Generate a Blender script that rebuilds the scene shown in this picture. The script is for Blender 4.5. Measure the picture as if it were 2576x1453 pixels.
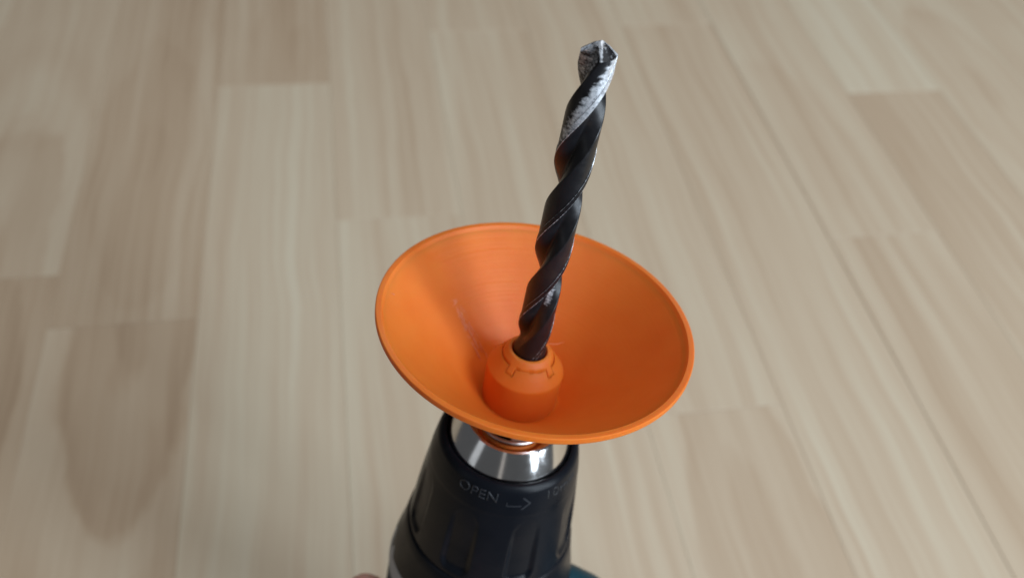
import bpy, bmesh, math, random
from mathutils import Vector, Matrix
random.seed(7)
for o in list(bpy.data.objects): bpy.data.objects.remove(o)
S = bpy.context.scene
MM = 0.001
R = math.radians

# ------------------------------------------------------------------ camera
FPX, WPX = 2250.0, 2576.0
d1 = Vector((731-1288, -1883-726.5, FPX)).normalized()          # along the planks (camera frame, y down)
e_ = -(d1.x + d1.y*-.07)/d1.z
d2 = Vector((1, -.07, e_)).normalized()                          # across the planks
nn = d2.cross(d1)
W3 = Matrix((d2, d1, nn))                                        # camera frame -> world axes
HCAM = 0.50
cam_loc = Vector((0, 0, HCAM))
cd = bpy.data.cameras.new('camera'); cam = bpy.data.objects.new('camera', cd); S.collection.objects.link(cam)
rot = W3 @ Matrix(((1, 0, 0), (0, -1, 0), (0, 0, -1)))
cam.matrix_world = Matrix.Translation(cam_loc) @ rot.to_4x4()
cd.sensor_width = 36; cd.lens = FPX/WPX*36
cd.clip_start = .005; cd.clip_end = 50
cd.dof.use_dof = True; cd.dof.focus_distance = .222; cd.dof.aperture_fstop = 10.5
S.camera = cam
S.render.resolution_x = 1024; S.render.resolution_y = 577

# ------------------------------------------------------------------ light: an indoor room by a window
wd = bpy.data.worlds.new('World'); S.world = wd; wd.use_nodes = True
bg = wd.node_tree.nodes['Background']; bg.inputs[0].default_value = (.93, .96, 1, 1); bg.inputs[1].default_value = .08
def area(name, loc, target, sx, sy, power, col):
    l = bpy.data.lights.new(name, 'AREA'); l.shape = 'RECTANGLE'; l.size = sx; l.size_y = sy; l.energy = power; l.color = col
    o = bpy.data.objects.new(name, l); S.collection.objects.link(o); o.location = loc
    o.rotation_euler = (Vector(target)-Vector(loc)).to_track_quat('-Z', 'Y').to_euler()
    return o
WINC = (.78, .89, 1.0)
area('window_light', (1.00, -1.20, 1.05), (.08, .2, .45), .32, 2.0, 28, WINC)
area('window_light', (1.34, -.87, 1.05), (.08, .2, .45), .32, 2.0, 28, WINC)
area('doorway_light', (-1.75, -.55, 1.0), (.05, .2, .4), .45, 1.9, 1.3, (.9, .95, 1.0))
area('doorway_light', (-.75, -2.0, 1.0), (.05, .2, .4), .22, 1.9, .45, (1.0, .93, .86))
area('ceiling_bounce_fill', (.75, .75, 2.2), (.3, .4, 0), 1.8, 1.8, 19, (1.0, .98, .96))  # unseen overhead fill, added for light bounced off the ceiling into the cup
S.view_settings.view_transform = 'Standard'; S.view_settings.look = 'None'
S.view_settings.exposure = 0; S.view_settings.gamma = 1; S.view_settings.use_curve_mapping = False

# ------------------------------------------------------------------ helpers
def mat(name):
    m = bpy.data.materials.new(name); m.use_nodes = True
    nt = m.node_tree; return m, nt, nt.nodes['Principled BSDF']
def N(nt, t, **kw):
    n = nt.nodes.new(t)
    for k, v in kw.items(): setattr(n, k, v)
    return n
def ramp(nt, stops, interp='LINEAR'):
    n = nt.nodes.new('ShaderNodeValToRGB'); cr = n.color_ramp; cr.interpolation = interp
    while len(cr.elements) < len(stops): cr.elements.new(.5)
    for e, (p, c) in zip(cr.elements, stops):
        e.position = p; e.color = c if len(c) == 4 else (*c, 1)
    return n
def math_(nt, op, a, b=None, c=None):
    n = nt.nodes.new('ShaderNodeMath'); n.operation = op
    for i, v in enumerate((a, b, c)):
        if v is None: continue
        if isinstance(v, (int, float)): n.inputs[i].default_value = v
        else: nt.links.new(v, n.inputs[i])
    return n.outputs[0]
def srgb(r, g, b):
    f = lambda c: (c/255/12.92) if c <= 10 else ((c/255+.055)/1.055)**2.4
    return (f(r), f(g), f(b))
def mesh(name, verts, faces, material, parent=None, smooth=True, sharp=None, scale=MM):
    me = bpy.data.meshes.new(name)
    me.from_pydata([Vector(v)*scale for v in verts], [], faces); me.validate(); me.update()
    if smooth:
        me.polygons.foreach_set('use_smooth', [True]*len(me.polygons))
        if sharp: me.set_sharp_from_angle(angle=R(sharp))
    o = bpy.data.objects.new(name, me); S.collection.objects.link(o)
    me.materials.append(material)
    if parent: o.parent = parent
    return o
def fix_normals(o):
    bm = bmesh.new(); bm.from_mesh(o.data); bmesh.ops.recalc_face_normals(bm, faces=bm.faces); bm.to_mesh(o.data); bm.free()
def lathe(name, prof, material, parent, seg=160, sharp=40, closed=False, fn=None):
    """prof: list of (radius, height) in mm; fn(az, i, r, h) may change the point"""
    vs = []; fs = []; n = len(prof)
    for j in range(seg):
        a = 2*math.pi*j/seg
        for i, (r, h) in enumerate(prof):
            if fn: r, h = fn(a, i, r, h)
            vs.append((r*math.cos(a), r*math.sin(a), h))
    for j in range(seg):
        k = (j+1) % seg
        for i in range(n if closed else n-1):
            i2 = (i+1) % n
            fs.append((j*n+i, k*n+i, k*n+i2, j*n+i2))
    o = mesh(name, vs, fs, material, parent, True, None)
    fix_normals(o)
    if sharp: o.data.set_sharp_from_angle(angle=R(sharp))
    return o
def tag(o, label, cat):
    o['label'] = label; o['category'] = cat

# the drill axis: origin O at the mouth of the cup's boss, local z up the bit, local -y towards the camera
Pc = Vector((5.1176, 17.1295, 257.487)); th, ph = .2033, .6715
ac = Vector((math.sin(th)*math.cos(ph), -math.cos(th)*math.cos(ph), -math.sin(ph)))
xc = Pc.normalized().cross(ac); xc = (xc if xc.x > 0 else -xc).normalized()
yc = ac.cross(xc)
O = cam_loc + (W3 @ Pc)*MM
A3 = Matrix((W3 @ xc, W3 @ yc, W3 @ ac)).transposed()
def root(name, h0):
    o = bpy.data.objects.new(name, None); S.collection.objects.link(o); o.empty_display_size = .01
    o.matrix_world = Matrix.Translation(O + A3 @ Vector((0, 0, h0*MM))) @ A3.to_4x4()
    o['_h0'] = h0
    return o
def settle(rt):
    """parts are modelled about the axis origin; hang them on the thing's base"""
    for c in rt.children: c.location = (0, 0, -rt['_h0']*MM)
    del rt['_h0']

# ------------------------------------------------------------------ floor
u = .198*HCAM; U0 = -.232*HCAM
m_floor, nt, b = mat('laminate'); L = nt.links.new
tc = N(nt, 'ShaderNodeTexCoord'); oi = N(nt, 'ShaderNodeObjectInfo')
sep = N(nt, 'ShaderNodeSeparateColor'); L(oi.outputs['Color'], sep.inputs[0])
tone, figure, seed = sep.outputs[0], sep.outputs[1], sep.outputs[2]
sx0 = N(nt, 'ShaderNodeSeparateXYZ'); L(tc.outputs['Object'], sx0.inputs[0])
seedk = math_(nt, 'MULTIPLY', seed, 37.0)
# fibres wander a little along the plank
wc = N(nt, 'ShaderNodeCombineXYZ'); L(math_(nt, 'MULTIPLY', sx0.outputs[0], 6), wc.inputs[0]); L(math_(nt, 'MULTIPLY', sx0.outputs[1], 7), wc.inputs[1]); L(seedk, wc.inputs[2])
wn = N(nt, 'ShaderNodeTexNoise'); wn.inputs['Scale'].default_value = 1; wn.inputs['Detail'].default_value = 2; L(wc.outputs[0], wn.inputs['Vector'])
bent = N(nt, 'ShaderNodeCombineXYZ'); L(math_(nt, 'ADD', sx0.outputs[0], math_(nt, 'MULTIPLY_ADD', wn.outputs[0], .016, -.008)), bent.inputs[0]); L(sx0.outputs[1], bent.inputs[1])
sx = N(nt, 'ShaderNodeSeparateXYZ'); L(bent.outputs[0], sx.inputs[0])
def grain(kx, ky, detail, dist, off):
    cb = N(nt, 'ShaderNodeCombineXYZ')
    L(math_(nt, 'MULTIPLY_ADD', sx.outputs[0], kx, off), cb.inputs[0])
    L(math_(nt, 'MULTIPLY', sx.outputs[1], ky), cb.inputs[1]); L(seedk, cb.inputs[2])
    t = N(nt, 'ShaderNodeTexNoise'); t.inputs['Scale'].default_value = 1; t.inputs['Detail'].default_value = detail
    t.inputs['Distortion'].default_value = dist; L(cb.outputs[0], t.inputs['Vector']); return t.outputs[0]
wob = grain(22, 9, 4, .3, 3.1)
broad = grain(46, 1.5, 2, .5, 0)
fine = grain(210, 3.4, 3, .4, 9.2)
pore = grain(900, 26, 2, 0, 4.4)
# cathedral figure: nested ellipses about the plank's own origin
dx = math_(nt, 'DIVIDE', sx.outputs[0], .042); dy = math_(nt, 'DIVIDE', sx.outputs[1], .155)
dd = math_(nt, 'SQRT', math_(nt, 'ADD', math_(nt, 'MULTIPLY', dx, dx), math_(nt, 'MULTIPLY', dy, dy)))
dd = math_(nt, 'ADD', dd, math_(nt, 'MULTIPLY_ADD', wob, .8, -.4))
fr = ramp(nt, [(0, (.30,)*3), (.10, (.30,)*3), (.16, (.47,)*3), (.30, (.44,)*3), (.395, (.34,)*3), (.42, (.35,)*3), (.455, (.60,)*3), (.56, (.64,)*3), (.70, (.46,)*3), (.82, (.53,)*3), (1, (.5,)*3)])
L(math_(nt, 'MULTIPLY', dd, .42), fr.inputs[0])
st = math_(nt, 'ADD', math_(nt, 'MULTIPLY', broad, .58), math_(nt, 'MULTIPLY', fine, .42))
st = math_(nt, 'MULTIPLY_ADD', st, .60, .195)
mixf = N(nt, 'ShaderNodeMix'); mixf.data_type = 'FLOAT'
L(math_(nt, 'MULTIPLY', figure, .8), mixf.inputs[0]); L(st, mixf.inputs[2]); L(fr.outputs[0], mixf.inputs[3])
val = math_(nt, 'ADD', mixf.outputs[0], math_(nt, 'MULTIPLY_ADD', tone, .42, -.21))
val = math_(nt, 'ADD', val, math_(nt, 'MULTIPLY_ADD', pore, .07, -.035))
cr = ramp(nt, [(.22, srgb(155, 129, 103)), (.38, srgb(183, 160, 134)), (.50, srgb(196, 177, 152)), (.62, srgb(205, 192, 168)), (.80, srgb(213, 206, 187))])
L(val, cr.inputs[0]); L(cr.outputs[0], b.inputs['Base Color'])
b.inputs['Roughness'].default_value = .48; b.inputs['Specular IOR Level'].default_value = .35
bp = N(nt, 'ShaderNodeBump'); bp.inputs['Strength'].default_value = .05; bp.inputs['Distance'].default_value = .0004
L(fine, bp.inputs['Height']); L(bp.outputs[0], b.inputs['Normal'])

m_under, nt, b = mat('underlay'); b.inputs['Base Color'].default_value = (.10, .075, .055, 1); b.inputs['Roughness'].default_value = .9
fl = mesh('floor', [(-.70, -.13, -.011), (1.07, -.13, -.011), (1.07, 1.95, -.011), (-.70, 1.95, -.011)], [(0, 1, 2, 3)], m_under, None, False, None, 1)
fl['kind'] = 'structure'; fl['label'] = 'pale beige laminate floor of long narrow strips'
def plank(x0, x1, y0, y1, ox, oy, col, gl, gr):
    bv = .0003; t = .008
    X0, X1 = x0+gl, x1-gr; Y0, Y1 = y0+.0001, y1-.0001
    vs = [(X0, Y0, -bv), (X1, Y0, -bv), (X1, Y1, -bv), (X0, Y1, -bv), (X0+bv, Y0+bv, 0), (X1-bv, Y0+bv, 0), (X1-bv, Y1-bv, 0), (X0+bv, Y1-bv, 0),
          (X0, Y0, -t), (X1, Y0, -t), (X1, Y1, -t), (X0, Y1, -t)]
    fs = [(4, 5, 6, 7), (0, 1, 5, 4), (1, 2, 6, 5), (2, 3, 7, 6), (3, 0, 4, 7), (8, 9, 1, 0), (9, 10, 2, 1), (10, 11, 3, 2), (11, 8, 0, 3)]
    o = mesh('plank', [(x-ox, y-oy, z) for x, y, z in vs], fs, m_floor, fl, False, None, 1)
    o.location = (ox, oy, 0); o.color = (*col, 1)
    return o
ends = {-6: .2, -5: 1.2, -4: .75, -3: .30, -2: .95, -1: .85, 0: 1.39, 1: 1.03, 2: .25, 3: .62, 4: 1.557, 5: .925, 6: 1.305, 7: .70, 8: 1.15, 9: .55, 10: 1.4, 11: .8}
# (tone, figure, origin across 0..1, origin along in camera heights) for planks whose face shows a figure
fig = {(-1, 0): (.33, .60, .58, .85), (-1, 1): (.29, .12, .5, 1.2), (-2, 1): (.48, .42, .45, .98), (0, 0): (.70, 0, .5, .8), (0, 1): (.32, .2, .75, 1.5),
       (1, 0): (.60, 0, .5, .5), (1, 1): (.54, .0, .5, 1.5), (4, 0): (.50, 0, .5, .9), (5, 0): (.48, .0, .5, .5), (5, 1): (.56, .15, .3, 1.1),
       (6, 0): (.46, 0, .5, .9), (6, 1): (.72, .1, .3, 1.45), (3, 0): (.48, .4, .55, .40), (3, 1): (.56, 0, .5, 1.3), (-2, 0): (.25, .3, .5, .7),
       (7, 1): (.58, .3, .5, 1.3), (2, 1): (.56, 0, .5, 1)}
LEN = 1.30*HCAM
for k, e in ends.items():
    x0 = U0 + k*u; x1 = x0+u
    for j in range(-2, 4):
        y0 = e*HCAM + (j-1)*LEN; y1 = y0+LEN
        y0, y1 = max(y0, -.13), min(y1, 1.95)
        if y1-y0 < .01: continue
        tn, fg, fx, fy = fig.get((k, j), (random.uniform(.44, .58), random.choice((0, 0, .1, .25)), random.uniform(.3, .7), None))
        oy = fy*HCAM if fy is not None else random.uniform(y0, y1)
        joint = .0002
        plank(x0, x1, y0, y1, x0+fx*u, oy, (tn, fg, random.random()), joint if k == 5 else .00005, joint if k == 4 else .00005)

# ------------------------------------------------------------------ the cordless drill
m_chrome, nt, b = mat('chrome'); L = nt.links.new
b.inputs['Base Color'].default_value = (.78, .77, .76, 1); b.inputs['Metallic'].default_value = 1
t = N(nt, 'ShaderNodeTexNoise'); t.inputs['Scale'].default_value = 420; t.inputs['Detail'].default_value = 5
tcc = N(nt, 'ShaderNodeTexCoord'); L(tcc.outputs['Object'], t.inputs['Vector'])
r_ = ramp(nt, [(.35, (.12,)*3), (.62, (.15,)*3), (.76, (.22,)*3)]); L(t.outputs[0], r_.inputs[0]); L(r_.outputs[0], b.inputs['Roughness'])

m_steel, nt, b = mat('jaw_steel'); b.inputs['Base Color'].default_value = (.60, .59, .58, 1); b.inputs['Metallic'].default_value = 1; b.inputs['Roughness'].default_value = .28

m_black, nt, b = mat('black_plastic'); L = nt.links.new; b.inputs['Specular IOR Level'].default_value = .40; b.inputs['IOR'].default_value = 1.28
tcc = N(nt, 'ShaderNodeTexCoord'); t = N(nt, 'ShaderNodeTexNoise'); t.inputs['Scale'].default_value = 900; t.inputs['Detail'].default_value = 4
L(tcc.outputs['Object'], t.inputs['Vector'])
t2 = N(nt, 'ShaderNodeTexNoise'); t2.inputs['Scale'].default_value = 90; t2.inputs['Detail'].default_value = 6; L(tcc.outputs['Object'], t2.inputs['Vector'])
r_ = ramp(nt, [(.3, (.0048, .0060, .0090)), (.68, (.0065, .0078, .0112)), (.80, (.022, .023, .027))]); L(t2.outputs[0], r_.inputs[0]); L(r_.outputs[0], b.inputs['Base Color'])
rr = ramp(nt, [(.3, (.27,)*3), (.7, (.40,)*3)]); L(t2.outputs[0], rr.inputs[0]); L(rr.outputs[0], b.inputs['Roughness'])
bp = N(nt, 'ShaderNodeBump'); bp.inputs['Strength'].default_value = .12; bp.inputs['Distance'].default_value = .0002; L(t.outputs[0], bp.inputs['Height']); L(bp.outputs[0], b.inputs['Normal'])

m_letter, nt, b = mat('moulded_lettering'); b.inputs['Base Color'].default_value = (.018, .021, .027, 1); b.inputs['Roughness'].default_value = .5
m_dim, nt, b = mat('worn_lettering'); b.inputs['Base Color'].default_value = (.016, .018, .022, 1); b.inputs['Roughness'].default_value = .5
m_teal, nt, b = mat('teal_plastic'); L = nt.links.new
b.inputs['Base Color'].default_value = (.003, .042, .062, 1); b.inputs['Roughness'].default_value = .45
m_print, nt, b = mat('grey_print'); b.inputs['Base Color'].default_value = (.50, .51, .52, 1); b.inputs['Roughness'].default_value = .6
m_rubber, nt, b = mat('black_rubber'); b.inputs['Base Color'].default_value = (.012, .013, .014, 1); b.inputs['Roughness'].default_value = .7

drill = root('cordless_drill', -206)
tag(drill, 'black and teal cordless drill held upright, bright metal chuck nose under the cup', 'drill')
lathe('chuck_nose', [(9.7, -60), (9.7, -31), (10.3, -30.2), (11.7, -29.0), (11.9, -28.3), (14.4, -27.75), (15.0, -27.75), (15.5, -28.1), (15.8, -28.7), (19.2, -35.9), (19.6, -37.4), (19.6, -60)], m_chrome, drill, 200, 28)
lathe('bore_ring', [(9.5, -31.5), (9.55, -29.2), (9.9, -28.6), (10.5, -28.3), (11.1, -28.45), (11.5, -29.0), (11.4, -31.5)], m_steel, drill, 160, 40)
for j in range(3):                                   # the three jaws that close on the bit
    vs = []
    for (r, h, w) in ((5.0, -28.4, 1.4), (8.8, -30.2, 4.2), (8.8, -58, 4.2), (5.0, -58, 1.4)):
        vs += [(r, -w, h), (r, w, h)]
    fs = [(0, 1, 3, 2), (2, 3, 5, 4), (4, 5, 7, 6), (6, 7, 1, 0), (0, 2, 4, 6), (1, 7, 5, 3)]
    a = R(-62+120*j); c_, s_ = math.cos(a), math.sin(a)
    o = mesh('chuck_jaw', [(x*c_-y*s_, x*s_+y*c_, z) for x, y, z in vs], fs, m_steel, drill, False)
    md = o.modifiers.new('bevel', 'BEVEL'); md.width = .0003; md.segments = 2

RT = [(36.0, 20.6), (36.4, 21.3), (37.2, 22.0), (38, 22.35), (41, 23.0), (44, 23.55), (46.6, 23.95), (47.2, 23.95), (50, 24.35), (56, 25.2), (62, 25.95), (68, 26.65), (74, 27.25), (78.4, 27.7)]
def Rs(h):
    d = -h
    if d <= RT[0][0]: return RT[0][1]
    for (a0, r0), (a1, r1) in zip(RT, RT[1:]):
        if d <= a1: return r0+(r1-r0)*(d-a0)/(a1-a0)
    return RT[-1][1]
def sst(a, b, x):
    t = max(0, min(1, (x-a)/(b-a))); return t*t*(3-2*t)
def sleeve_cut(az, h):
    """eight shallow scallops round the grip, deepening towards the back"""
    d = -h
    p = (math.degrees(az)+118.5) % 45.0
    wd = 23.5*sst(46.5, 54, d)**.6
    c = 11.75
    x = abs(p-c)
    wall = 4.2
    if wd <= 0: return 0
    prof = 1-sst(wd/2-wall, wd/2, x)
    endr = 1-sst(74.6, 77.2, d + .35*max(0, x-6)**1.2)
    return 1.05*sst(46.5, 68, d)*prof*endr
hs = [-36.05, -36.2, -36.5, -36.9, -37.4, -38] + [-38-.6*i for i in range(1, 68)] + [-78.7]
prof = [(19.75, -40), (19.75, -36.6), (19.95, -36.15), (20.3, -35.98)] + [(Rs(h), h) for h in hs] + [(27.3, -79.2), (26.6, -79.3)]
sleeve = lathe('chuck_sleeve', prof, m_black, drill, 720, 50, fn=lambda a, i, r, h: (r-sleeve_cut(a, h) if 4 <= i < 4+len(hs) else r, h))

def wrap_text(txt, az0, az1, hc, size, name, par, m, off=.03, ext=.10):
    cu = bpy.data.curves.new(name, 'FONT'); cu.body = txt; cu.size = 1; cu.extrude = 0; cu.offset = -.012; cu.resolution_u = 6
    to = bpy.data.objects.new('tmp', cu); S.collection.objects.link(to)
    dg = bpy.context.evaluated_depsgraph_get(); dg.update()
    me0 = to.evaluated_get(dg).to_mesh()
    bm = bmesh.new(); bm.from_mesh(me0)
    xs = [v.co.x for v in bm.verts]; ys = [v.co.y for v in bm.verts]
    xa, xb, ya, yb = min(xs), max(xs), min(ys), max(ys)
    bmesh.ops.remove_doubles(bm, verts=bm.verts, dist=1e-5)
    bmesh.ops.subdivide_edges(bm, edges=[e for e in bm.edges if e.calc_length() > .25], cuts=2)
    bmesh.ops.triangulate(bm, faces=bm.faces)
    r = bmesh.ops.extrude_face_region(bm, geom=bm.faces[:]); top = {v for v in r['geom'] if isinstance(v, bmesh.types.BMVert)}
    for v in bm.verts:
        az = R(az0 + (az1-az0)*(v.co.x-xa)/(xb-xa)); h = hc + size*((v.co.y-ya)/(yb-ya)-.5)
        rr_ = Rs(h) + (off+ext if v in top else -.2)
        v.co = Vector((rr_*math.cos(az), rr_*math.sin(az), h))*MM
    bmesh.ops.recalc_face_normals(bm, faces=bm.faces)
    me = bpy.data.meshes.new(name); bm.to_mesh(me); bm.free(); me.materials.append(m)
    bpy.data.objects.remove(to); bpy.data.curves.remove(cu)
    o = bpy.data.objects.new(name, me); S.collection.objects.link(o); o.parent = par
    return o
lt = wrap_text('OPEN', -119.5, -88, -40.2, 3.3, 'lettering', sleeve, m_letter); lt['label'] = 'raised word OPEN'
lt = wrap_text('10mm', -48, -15, -40.4, 3.2, 'lettering', sleeve, m_dim, 0.0, .10); lt['label'] = 'faint raised size mark'
def wrap_poly(polys, z0, z1, name, par, m, Rf, steps=5):
    """small closed outlines laid on a body of revolution: points are (azimuth deg, height mm)"""
    bm = bmesh.new()
    for pts in polys:
        P = []
        for (a0, h0), (a1, h1) in zip(pts, pts[1:]+pts[:1]):
            for i in range(steps): P.append((a0+(a1-a0)*i/steps, h0+(h1-h0)*i/steps))
        bm.faces.new([bm.verts.new((a, h, 0)) for a, h in P])
    bmesh.ops.triangulate(bm, faces=bm.faces)
    r = bmesh.ops.extrude_face_region(bm, geom=bm.faces[:]); top = {v for v in r['geom'] if isinstance(v, bmesh.types.BMVert)}
    for v in bm.verts:
        a = R(v.co.x); h = v.co.y; q = Rf(h)+(z1 if v in top else z0); v.co = Vector((q*math.cos(a), q*math.sin(a), h))*MM
    bmesh.ops.recalc_face_normals(bm, faces=bm.faces)
    me = bpy.data.meshes.new(name); bm.to_mesh(me); bm.free(); me.materials.append(m)
    o = bpy.data.objects.new(name, me); S.collection.objects.link(o); o.parent = par; return o
ar = wrap_poly([[(-80.6, -41.2), (-79.9, -41.2), (-79.9, -42.3), (-69, -42.3), (-69, -42.65), (-80.6, -42.65)],
                [(-69.0, -39.6), (-68.0, -39.3), (-61.8, -41.5), (-68.2, -43.9), (-69.2, -43.6), (-63.6, -41.5)]], -.2, .12, 'arrow_mark', sleeve, m_letter, Rs)

CT = [(78.9, 27.2), (79.4, 28.0), (80.2, 28.45), (84, 29.1), (89, 30.0), (94, 31.1), (99, 32.1), (104, 32.7), (106, 32.5), (107, 31.5)]
def Rc(h):
    d = -h
    for (a0, r0), (a1, r1) in zip(CT, CT[1:]):
        if d <= a1: return r0+(r1-r0)*max(0, d-a0)/(a1-a0)
    return CT[-1][1]
collar = lathe('torque_collar', [(26, -78.9)]+[(r, -d) for d, r in CT]+[(30, -107.2)], m_black, drill, 200, 40)
mk = [(-178, -95.5), (-173, -93.2), (-169, -98.5), (-166.5, -99.2), (-163.5, -95.4), (-158, -98.3), (-150, -97.4), (-137, -96.3)]
def mk_top(a):
    for (a0, h0), (a1, h1) in zip(mk, mk[1:]):
        if a <= a1: return h0+(h1-h0)*(a-a0)/(a1-a0)
    return mk[-1][1]
mkq = [[(a, mk_top(a)-k*(mk_top(a)+104)/6), (a+1, mk_top(a+1)-k*(mk_top(a+1)+104)/6), (a+1, mk_top(a+1)-(k+1)*(mk_top(a+1)+104)/6), (a, mk_top(a)-(k+1)*(mk_top(a)+104)/6)] for a in range(-178, -137) for k in range(6)]
wrap_poly(mkq, -.1, .10, 'printed_mark', collar, m_print, Rc, 1)

# housing barrel, the flare into the grip on the right, and the battery behind it
def loft(name, rings, m, par, seg=48, p=2.4):
    """rings: (centre, axis-u, axis-v, half-u, half-v) joined into one closed body with superellipse sections"""
    vs = []; fs = []
    for c, uu, vv, a, b_ in rings:
        for j in range(seg):
            t_ = 2*math.pi*j/seg; cs, sn = math.cos(t_), math.sin(t_)
            x = a*math.copysign(abs(cs)**(2/p), cs); y = b_*math.copysign(abs(sn)**(2/p), sn)
            vs.append(Vector(c)+Vector(uu)*x+Vector(vv)*y)
    n = len(rings)
    for i in range(n-1):
        for j in range(seg):
            k = (j+1) % seg; fs.append((i*seg+j, i*seg+k, (i+1)*seg+k, (i+1)*seg+j))
    fs.append(tuple(range(seg))[::-1]); fs.append(tuple((n-1)*seg+j for j in range(seg)))
    o = mesh(name, vs, fs, m, par); fix_normals(o); o.data.set_sharp_from_angle(angle=R(50)); return o
X, Y, Z = (1, 0, 0), (0, 1, 0), (0, 0, 1)
loft('housing', [((0, 0, -107.3), X, Y, 29, 29), ((0, 0, -108.5), X, Y, 31.6, 31.6), ((0, 0, -114), X, Y, 32.6, 32.6), ((0, 0, -140), X, Y, 33, 33), ((0, 0, -180), X, Y, 32, 32), ((0, 0, -198), X, Y, 29, 29), ((0, 0, -204), X, Y, 24, 24), ((0, 0, -206), X, Y, 14, 14)], m_teal, drill, 64, 2.0)
gd = Vector((.86, 0, -.51)).normalized(); gv = Vector((.51, 0, .86)).normalized()
def gr(s, a, b_, k=0): return (Vector((25, 0, -121))+gd*s+gv*k, Y, gv, a, b_)
loft('grip', [gr(-8, 12, 15), gr(2, 15, 18.5), gr(12, 16, 20), gr(28, 16, 19), gr(48, 16.5, 18), gr(75, 17, 18.5), gr(100, 17.5, 20), gr(112, 19, 24)], m_teal, drill, 48, 2.5)
loft('battery', [gr(112.3, 33, 44, -6), gr(114, 35, 47, -6), gr(150, 35, 47, -6), gr(153, 32, 44, -6)], m_rubber, drill, 56, 5)
loft('trigger', [gr(38, 5, 2, 13), gr(42, 6.5, 6, 16), gr(58, 6.5, 6, 16), gr(64, 5, 2, 13)], m_rubber, drill, 32, 2.5)
settle(drill)

# ------------------------------------------------------------------ the twist drill bit
m_bit, nt, b = mat('black_oxide_steel'); L = nt.links.new
tcc = N(nt, 'ShaderNodeTexCoord'); at = N(nt, 'ShaderNodeAttribute', attribute_name='wear')
def noise(scale, detail, vec=None, rough=.6):
    t = N(nt, 'ShaderNodeTexNoise'); t.inputs['Scale'].default_value = scale; t.inputs['Detail'].default_value = detail; t.inputs['Roughness'].default_value = rough
    if vec: L(vec, t.inputs['Vector'])
    else: L(tcc.outputs['Object'], t.inputs['Vector'])
    return t.outputs[0]
mp = N(nt, 'ShaderNodeMapping'); mp.inputs['Scale'].default_value = (1, 1, 2.6); L(tcc.outputs['Object'], mp.inputs['Vector'])
n1 = noise(430, 6, mp.outputs[0], .66); n2 = noise(1500, 4); n3 = noise(160, 3)
wsum = math_(nt, 'ADD', at.outputs['Fac'], math_(nt, 'MULTIPLY_ADD', n1, 1.3, -.65))
wsum = math_(nt, 'ADD', wsum, math_(nt, 'MULTIPLY_ADD', n2, .3, -.15))
wm = ramp(nt, [(.34, (0,)*3), (.74, (1,)*3)]); L(wsum, wm.inputs[0])
cb_ = ramp(nt, [(.3, (.006, .006, .007)), (.55, (.010, .010, .012)), (.72, (.022, .017, .015))]); L(n3, cb_.inputs[0])
cw = ramp(nt, [(.30, (.30, .31, .33)), (.42, (.68, .71, .76)), (.58, (.92, .95, 1.0))]); L(n2, cw.inputs[0])
mx = N(nt, 'ShaderNodeMix'); mx.data_type = 'RGBA'; L(wm.outputs[0], mx.inputs[0]); L(cb_.outputs[0], mx.inputs[6]); L(cw.outputs[0], mx.inputs[7])
L(mx.outputs[2], b.inputs['Base Color']); L(math_(nt, 'MULTIPLY', wm.outputs[0], .6), b.inputs['Metallic'])
rr = ramp(nt, [(.3, (.28,)*3), (.7, (.42,)*3)]); L(n1, rr.inputs[0]); L(rr.outputs[0], b.inputs['Roughness'])
b.inputs['Specular IOR Level'].default_value = .42
bp = N(nt, 'ShaderNodeBump'); bp.inputs['Strength'].default_value = .14; bp.inputs['Distance'].default_value = .00012
L(math_(nt, 'ADD', n1, math_(nt, 'MULTIPLY', wm.outputs[0], .5)), bp.inputs['Height']); L(bp.outputs[0], b.inputs['Normal'])

bit = root('drill_bit', -58)
tag(bit, 'black twist drill bit with worn silver tip rising through the orange cup', 'drill bit')
RB, LEAD, HTIP, PH0 = 4.86, 54.0, 94.6, 31.0
# one land and one flute, going backwards from the leading edge: (degrees behind it, radius, wear class)
half = [(0, 1.0, 'e'), (1.3, 1.0, 'm'), (5, 1.0, 'm'), (10, 1.0, 'm'), (14.2, 1.0, 'm'), (15, 1.0, 'e'), (16.5, .962, 'l')] + [(16.5+i*6.0, .958, 'l') for i in range(1, 12)] + [(86, .95, 'l'), (88.5, .92, 'l'),
        (94, .79, 'f'), (100, .665, 'f'), (107, .545, 'f'), (115, .445, 'f'), (123, .375, 'f'), (131, .335, 'f'), (139, .325, 'f'), (146, .345, 'f'), (153, .40, 'f'), (159, .475, 'f'), (164.5, .575, 'f'), (169.5, .70, 'f'), (174, .84, 'f'), (178, .965, 'f')]
prof = [(d+180*k, r, c) for k in (0, 1) for d, r, c in half]
PT = len(prof)
def taper(h): return 1-.115*sst(20, 0, HTIP-h)                    # worn smaller towards the tip
def section(h, hz=None):
    run = sst(.6, 7.5, h)                                        # flutes run out into the round shank
    out = []; tp = taper(h)
    for d, r, c in prof:
        rr_ = .985+(r-.985)*run if c != 'f' else .985+(r-.985)*run**.8
        out.append((rr_*RB*tp, PH0 - d + 360*(h-HTIP)/LEAD))
    return out
rows = [.2*i for i in range(0, 36)] + [7.0+.5*i for i in range(0, 163)]
vs, fs, wear = [], [], []
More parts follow.
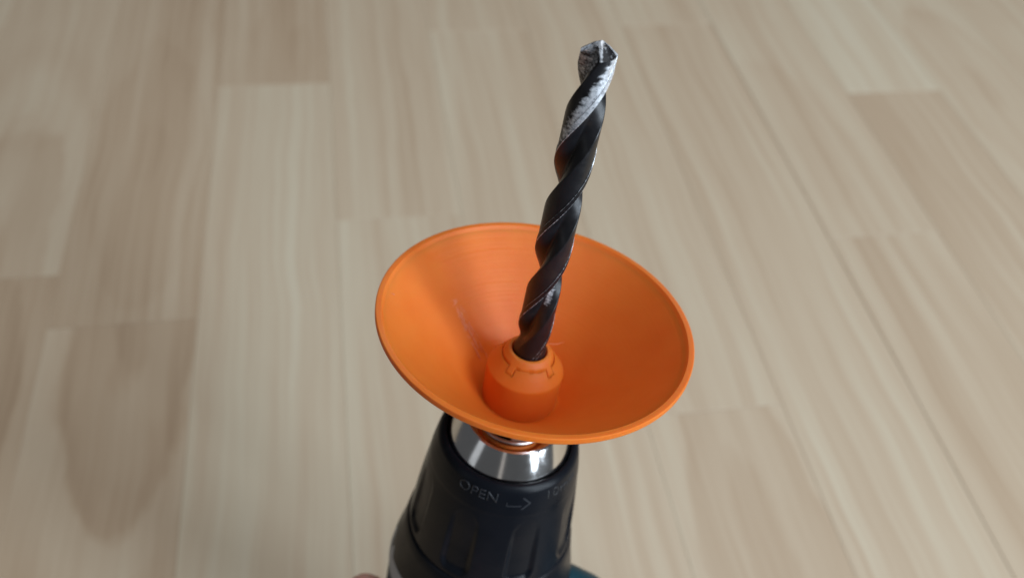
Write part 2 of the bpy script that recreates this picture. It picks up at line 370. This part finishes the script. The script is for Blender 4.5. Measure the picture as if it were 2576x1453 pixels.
def wear_of(h, k):
    d, r, c = prof[k]; dt = HTIP-h; land = 0 if k < len(half) else 1
    if c == 'e': w = .60+.35*sst(40, 10, dt)
    elif c == 'm': w = .16+.72*sst(38, 8, dt)
    elif c == 'l': w = .02+.90*sst(36, 10, dt)*sst(82-.6*min(dt, 30), 18, d % 180)*(1 if land == 0 else .35)
    else: w = .06 + .42*sst(17, 6, dt)
    if c == 'f' and 18 < h < 27 and d % 180 < 130: w += .42*sst(15, 21, h)*sst(29, 23, h)*sst(96, 104, d % 180)
    return w
for h in rows:
    for k, (r, ph_) in enumerate(section(h)):
        vs.append((r*math.cos(R(ph_)), r*math.sin(R(ph_)), h)); wear.append(wear_of(h, k))
# top ring follows the ground point
tipz = []
for k, (d, r, c) in enumerate(prof):
    dd_ = d % 180
    z = HTIP - .62*r*RB*.9 - .010*min(dd_, 100)*r - (.25 if r > .9 else 0); tp = taper(z)*(.985 if r > .9 else 1)
    ph_ = PH0 - d + 360*(z-HTIP)/LEAD
    vs.append((r*RB*tp*math.cos(R(ph_)), r*RB*tp*math.sin(R(ph_)), z)); wear.append(wear_of(z, k))
nr = len(rows)+1
# keep the last straight row under the lowest point of the tip ring
for i in range(nr-1):
    for k in range(PT):
        q = (k+1) % PT; fs.append((i*PT+k, i*PT+q, (i+1)*PT+q, (i+1)*PT+k))
body = mesh('fluted_body', vs, fs, m_bit, bit)
def add_wear(o, w):
    a = o.data.attributes.new('wear', 'FLOAT', 'POINT'); a.data.foreach_set('value', w)
fix_normals(body); add_wear(body, wear); body.data.set_sharp_from_angle(angle=R(24))
tv = vs[-PT:] ; base_n = len(tv)
# point: inner ring so that the two lips and the chisel edge read as facets
pv = list(tv); pf = []; pw = []
for k, (d, r, c) in enumerate(prof):
    f_ = .45; x, y, z = tv[k]
    dd_ = d % 180
    zz = HTIP - .55*r*RB*f_ - .006*min(dd_, 100)*r*f_
    pv.append((x*f_, y*f_, zz))
pv.append((0, 0, HTIP-.2))
for k in range(PT):
    q = (k+1) % PT
    pf.append((k, q, PT+q, PT+k)); pf.append((PT+k, PT+q, 2*PT))
pw = [(.25 if (k % PT) % len(half) in range(6, 17) else .62) for k in range(2*PT)]+[.7]
pt = mesh('cutting_point', pv, pf, m_bit, bit, False); fix_normals(pt); add_wear(pt, pw)
sh = lathe('shank', [(RB*.985, 0), (RB*.985, -57.5), (RB*.93, -58), (0.01, -58)], m_bit, bit, 96, 40)
add_wear(sh, [.1]*len(sh.data.vertices))
settle(bit)

# ------------------------------------------------------------------ the orange dust cup
m_or, nt, b = mat('orange_printed_plastic'); L = nt.links.new
tcc = N(nt, 'ShaderNodeTexCoord'); sx = N(nt, 'ShaderNodeSeparateXYZ'); L(tcc.outputs['Object'], sx.inputs[0])
def nz(scale, detail, vs_=None):
    t = N(nt, 'ShaderNodeTexNoise'); t.inputs['Scale'].default_value = scale; t.inputs['Detail'].default_value = detail
    if vs_:
        mp = N(nt, 'ShaderNodeMapping'); mp.inputs['Scale'].default_value = vs_; L(tcc.outputs['Object'], mp.inputs['Vector']); L(mp.outputs[0], t.inputs['Vector'])
    else: L(tcc.outputs['Object'], t.inputs['Vector'])
    return t.outputs[0]
lay = nz(1, 2, (18, 18, 3300)); mott = nz(130, 4); spk = nz(900, 3)
# a rubbed patch on the left wall, where filament strings were pulled off
def seg_dist(p0, p1):
    cbx = N(nt, 'ShaderNodeVectorMath', operation='SUBTRACT'); L(tcc.outputs['Object'], cbx.inputs[0]); cbx.inputs[1].default_value = p0
    dv = Vector(p1)-Vector(p0); ln = dv.length
    dt = N(nt, 'ShaderNodeVectorMath', operation='DOT_PRODUCT'); L(cbx.outputs[0], dt.inputs[0]); dt.inputs[1].default_value = dv/ln/ln
    cl = N(nt, 'ShaderNodeClamp'); L(dt.outputs['Value'], cl.inputs[0])
    sc = N(nt, 'ShaderNodeVectorMath', operation='SCALE'); sc.inputs[0].default_value = dv; L(cl.outputs[0], sc.inputs['Scale'])
    df = N(nt, 'ShaderNodeVectorMath', operation='DISTANCE'); L(cbx.outputs[0], df.inputs[0]); L(sc.outputs[0], df.inputs[1])
    return df.outputs['Value']
scf = nz(800, 5); scf2 = nz(380, 3)
def patch(p0, p1, w):
    d = seg_dist(p0, p1)
    d = math_(nt, 'ADD', d, math_(nt, 'MULTIPLY_ADD', scf2, w*1.6, -w*.8))
    a_ = N(nt, 'ShaderNodeMapRange'); a_.inputs['From Min'].default_value = w; a_.inputs['From Max'].default_value = w*.3; L(d, a_.inputs['Value'])
    return a_.outputs[0]
SC0 = (-.0250, .0146, -.0018); SC1 = (-.0172, .0095, -.0108)
pm = patch(SC0, SC1, .0019)
rs_ = ramp(nt, [(.46, (0,)*3), (.56, (1,)*3)]); L(scf, rs_.inputs[0])
pmask = math_(nt, 'MULTIPLY', pm, rs_.outputs[0])
cbase = ramp(nt, [(.3, srgb(232, 120, 42)), (.7, srgb(236, 127, 48))]); L(mott, cbase.inputs[0])
mx = N(nt, 'ShaderNodeMix'); mx.data_type = 'RGBA'; L(math_(nt, 'MULTIPLY', pmask, .6), mx.inputs[0]); L(cbase.outputs[0], mx.inputs[6]); mx.inputs[7].default_value = (*srgb(242, 160, 125), 1)
L(mx.outputs[2], b.inputs['Base Color'])
b.inputs['Roughness'].default_value = .44; b.inputs['Specular IOR Level'].default_value = .34
b.inputs['Subsurface Weight'].default_value = .5; b.inputs['Subsurface Radius'].default_value = (1, .38, .10); b.inputs['Subsurface Scale'].default_value = .0035
tg = N(nt, 'ShaderNodeTangent'); tg.direction_type = 'RADIAL'; tg.axis = 'Z'; L(tg.outputs[0], b.inputs['Tangent'])
b.inputs['Anisotropic'].default_value = .75
bp = N(nt, 'ShaderNodeBump'); bp.inputs['Strength'].default_value = .5; bp.inputs['Distance'].default_value = .00012
tl = N(nt, 'ShaderNodeBsdfTranslucent'); tl.inputs['Color'].default_value = (.98, .42, .08, 1)
ms = N(nt, 'ShaderNodeMixShader'); ms.inputs[0].default_value = .12
L(b.outputs[0], ms.inputs[1]); L(tl.outputs[0], ms.inputs[2]); L(ms.outputs[0], nt.nodes['Material Output'].inputs['Surface'])
lay2 = nz(1, 1, (6, 6, 1250))
hh = math_(nt, 'ADD', math_(nt, 'MULTIPLY_ADD', lay2, .9, math_(nt, 'MULTIPLY', lay, .5)), math_(nt, 'MULTIPLY', pmask, 1.6)); hh = math_(nt, 'ADD', hh, math_(nt, 'MULTIPLY', spk, .10))
L(hh, bp.inputs['Height']); L(bp.outputs[0], b.inputs['Normal'])

cup = root('dust_cup', -24.9)
tag(cup, 'wide orange plastic dust cup fitted round the drill bit', 'dust cup')
lathe('bowl', [(11.0, -18.9), (11.6, -18.75), (12.3, -18.2), (13.2, -17.2), (42.28, 11.28), (42.28, 10.15), (14.6, -19.4), (12.0, -21.2), (9.0, -22.2), (9.0, -19.5)], m_or, cup, 256, 32, closed=True)
lathe('rim', [(42.24, 11.26), (43.10, 12.12), (43.22, 12.34), (44.60, 12.42), (44.82, 12.28), (44.88, 12.0), (44.88, 10.9), (44.7, 10.5), (44.2, 10.35), (42.24, 10.25)], m_or, cup, 256, 18, closed=True)
lathe('neck', [(5.3, -22.0), (6.9, -22.0), (6.9, -24.6), (6.6, -24.9), (5.3, -24.9)], m_or, cup, 96, 32, closed=True)
# boss with the snap-in insert: fine polar relief so that the slots between them are real gaps
TABS = (-118, -31, 59, 149); TW = 8.0
def in_tab(d):
    for t_ in TABS:
        x = (d-t_+180) % 360-180
        if abs(x) < TW+8: return x
    return None
def slot_dist(r, d):
    """distance (mm) to the slot outline, and whether the point is inside it"""
    x = in_tab(d); R0, R1 = 7.6, 9.05
    if x is None: return abs(r-R0), r < R0
    ax = abs(x); arc = (ax-TW)*math.pi/180*r
    if ax <= TW:
        return min(abs(r-R1), -arc if R0-.1 < r < R1+.08 else 99), r < R1
    return min(abs(r-R0), arc if R0 < r < R1 else 99), r < R0
BP = [(5.2, -.12), (5.35, 0), (5.75, -.02), (6.1, -.16), (6.5, -.55), (7.0, -1.2), (7.6, -2.05), (8.2, -2.88), (9.2, -4.25), (10.2, -5.6), (10.95, -6.62), (11.22, -7.0), (11.3, -7.45)]
def bh(r):
    for (a0, h0), (a1, h1) in zip(BP, BP[1:]):
        if r <= a1: return h0+(h1-h0)*(r-a0)/(a1-a0)
    return BP[-1][1]
rs = [5.2, 5.27, 5.35, 5.45, 5.6, 5.8, 6.0, 6.2, 6.4, 6.6, 6.8, 6.95] + [7.0+.07*i for i in range(0, 36)] + [9.55, 9.8, 10.1, 10.4, 10.7, 10.95, 11.12, 11.24, 11.3]
SEG = 540; vs = []; inside = []
rnd = random.Random(3); wob_ = [rnd.uniform(.6, 1.25) for _ in range(36)]
for j in range(SEG):
    d = 360*j/SEG-180
    wv = wob_[int((d+180)/10) % 36]
    for r in rs:
        sd, ins = slot_dist(r, d)
        w = .19*wv; dep = (1-sst(w*.55, w*1.25, sd))*1.1*min(1.2, wv)
        vs.append((r*math.cos(R(d)), r*math.sin(R(d)), bh(r)-dep+(.04 if ins else 0))); inside.append(ins)
n = len(rs); fi, fo = [], []
for j in range(SEG):
    k = (j+1) % SEG
    for i in range(n-1):
        f_ = (j*n+i, j*n+i+1, k*n+i+1, k*n+i)
        (fi if sum(inside[q] for q in f_) >= 2 else fo).append(f_)
def sub(name, faces, extra=None):
    used = sorted({v for f_ in faces for v in f_}); ix = {v: i for i, v in enumerate(used)}
    V = [vs[v] for v in used]; F = [tuple(ix[v] for v in f_) for f_ in faces]
    if extra: extra(V, F, ix)
    o = mesh(name, V, F, m_or, cup); fix_normals(o); o.data.set_sharp_from_angle(angle=R(38)); return o
def skirt(V, F, ix):
    prev = [ix[j*n+n-1] for j in range(SEG)]
    for (r, h) in ((11.3, -9), (11.3, -11), (11.28, -13), (11.28, -15), (11.28, -17), (11.3, -19.0)):
        st_ = len(V)
        for j in range(SEG):
            d = R(360*j/SEG-180); V.append((r*math.cos(d), r*math.sin(d), h))
        cur = list(range(st_, st_+SEG))
        for j in range(SEG):
            k = (j+1) % SEG; F.append((prev[j], cur[j], cur[k], prev[k]))
        prev = cur
def bore(V, F, ix):
    prev = [ix[j*n] for j in range(SEG)]
    for (r, h) in ((5.2, -6), (5.2, -20)):
        st_ = len(V)
        for j in range(SEG):
            d = R(360*j/SEG-180); V.append((r*math.cos(d), r*math.sin(d), h))
        cur = list(range(st_, st_+SEG))
        for j in range(SEG):
            k = (j+1) % SEG; F.append((prev[j], prev[k], cur[k], cur[j]))
        prev = cur
sub('boss', fo, skirt); sub('collet_insert', fi, bore)
# pulled filament: short curled strings on the left wall and one between boss and wall
sv, sf = [], []
def strand(pts, r):
    base = len(sv); k = len(pts)
    for i, p in enumerate(pts):
        t_ = (Vector(pts[min(i+1, k-1)])-Vector(pts[max(i-1, 0)])).normalized()
        a_ = t_.orthogonal().normalized(); b_ = t_.cross(a_)
        rr_ = r*(.35 if i in (0, k-1) else 1)
        for j in range(5):
            q = 2*math.pi*j/5; sv.append(Vector(p)+(a_*math.cos(q)+b_*math.sin(q))*rr_)
    for i in range(k-1):
        for j in range(5):
            j2 = (j+1) % 5; sf.append((base+i*5+j, base+i*5+j2, base+(i+1)*5+j2, base+(i+1)*5+j))
def on_wall(az, r, off=.12):
    h = (r-13.2)*.979-17.2; c_, s_ = math.cos(R(az)), math.sin(R(az))
    return ((r-off*.7)*c_, (r-off*.7)*s_, h+off*.7)
sr = random.Random(11)
for i in range(16):
    r0 = sr.uniform(17.5, 28); a0 = 150+sr.uniform(-3.5, 3.5)*(1+(28-r0)*.04); ln = sr.uniform(1.5, 5); dr = sr.uniform(-.5, .5)
    P_ = []
    for q in range(7):
        f_ = q/6
        P_.append(on_wall(a0+dr*ln*f_*2.2+sr.uniform(-.5, .5), r0-ln*f_, .10+.25*math.sin(f_*math.pi)*sr.random()))
    strand(P_, sr.uniform(.05, .09))
strand([on_wall(183.5, 41.4), on_wall(183.2, 40.8, .3), on_wall(182.6, 40.5)], .16)
strand([(3.2, 9.9, -6.0), (5.4, 12.5, -7.6), (8.0, 15.2, -9.2), on_wall(61, 20.5, .1)], .07)
m_str, _n, _b = mat('pale_filament'); _b.inputs['Base Color'].default_value = (*srgb(246, 172, 132), 1); _b.inputs['Roughness'].default_value = .5
st_ = mesh('filament_string', sv, sf, m_str, cup); st_['kind'] = 'stuff'; st_['label'] = 'pale curled filament strings left on the wall'
settle(cup)

# ------------------------------------------------------------------ the hand under the chuck
m_skin, nt, b = mat('skin'); L = nt.links.new
t = N(nt, 'ShaderNodeTexNoise'); t.inputs['Scale'].default_value = 160; t.inputs['Detail'].default_value = 5
tcc = N(nt, 'ShaderNodeTexCoord'); L(tcc.outputs['Object'], t.inputs['Vector'])
r_ = ramp(nt, [(.3, srgb(205, 150, 135)), (.7, srgb(226, 178, 160))]); L(t.outputs[0], r_.inputs[0]); L(r_.outputs[0], b.inputs['Base Color'])
b.inputs['Roughness'].default_value = .5; b.inputs['Subsurface Weight'].default_value = .3; b.inputs['Subsurface Radius'].default_value = (1, .3, .15); b.inputs['Subsurface Scale'].default_value = .003
bp = N(nt, 'ShaderNodeBump'); bp.inputs['Strength'].default_value = .3; bp.inputs['Distance'].default_value = .0005; L(t.outputs[0], bp.inputs['Height']); L(bp.outputs[0], b.inputs['Normal'])
hv, he, hr = [], [], []
def pt_(az, rad, h): return (rad*math.cos(R(az)), rad*math.sin(R(az)), h)
def hv_add(p, r, prev=None):
    hv.append(Vector(p)*MM); hr.append(r*MM)
    if prev is not None: he.append((prev, len(hv)-1))
    return len(hv)-1
palm = hv_add(pt_(-84, 52, -172), 17)
wrist = hv_add(pt_(-88, 92, -192), 20, palm); hv_add(pt_(-90, 135, -206), 23, hv_add(pt_(-89, 112, -200), 20, wrist))
for i, (h, reach, rad) in enumerate(((-123, 1.0, 8.4), (-147, 1.06, 10.2), (-167, 1.0, 9.0), (-184, .84, 8.0))):
    k = hv_add(pt_(-104, 47, h), 11.5, palm)
    for az in (-122, -137, -150, -162, -172):
        a_ = -104 + (az+104)*reach
        k = hv_add(pt_(a_, 40.6-(.6 if az < -150 else 0), h-1), rad*(1 - .012*(-az-122)/4), k)
k = hv_add(pt_(-62, 47, -168), 12.5, palm)
for az, h, r in ((-46, -158, 11), (-30, -151, 10), (-16, -147, 9.2), (-4, -145, 8.2)): k = hv_add(pt_(az, 43.6, h), r, k)
me = bpy.data.meshes.new('hand'); me.from_pydata(hv, he, []); hand = bpy.data.objects.new('hand', me); S.collection.objects.link(hand)
me.materials.append(m_skin)
md = hand.modifiers.new('skin', 'SKIN'); md.use_smooth_shade = True
for sv, r in zip(me.skin_vertices[0].data if me.skin_vertices else [], hr): sv.radius = (r, r)
if not me.skin_vertices:
    bm = bmesh.new(); bm.from_mesh(me); ly = bm.verts.layers.skin.verify(); bm.verts.ensure_lookup_table()
    for v, r in zip(bm.verts, hr): v[ly].radius = (r, r)
    bm.verts[0][ly].use_root = True
    bm.to_mesh(me); bm.free()
sd_ = hand.modifiers.new('sub', 'SUBSURF'); sd_.levels = 2; sd_.render_levels = 2
hand.matrix_world = Matrix.Translation(O) @ A3.to_4x4()
tag(hand, 'bare hand holding the drill below the chuck, only a fingertip in view', 'hand')
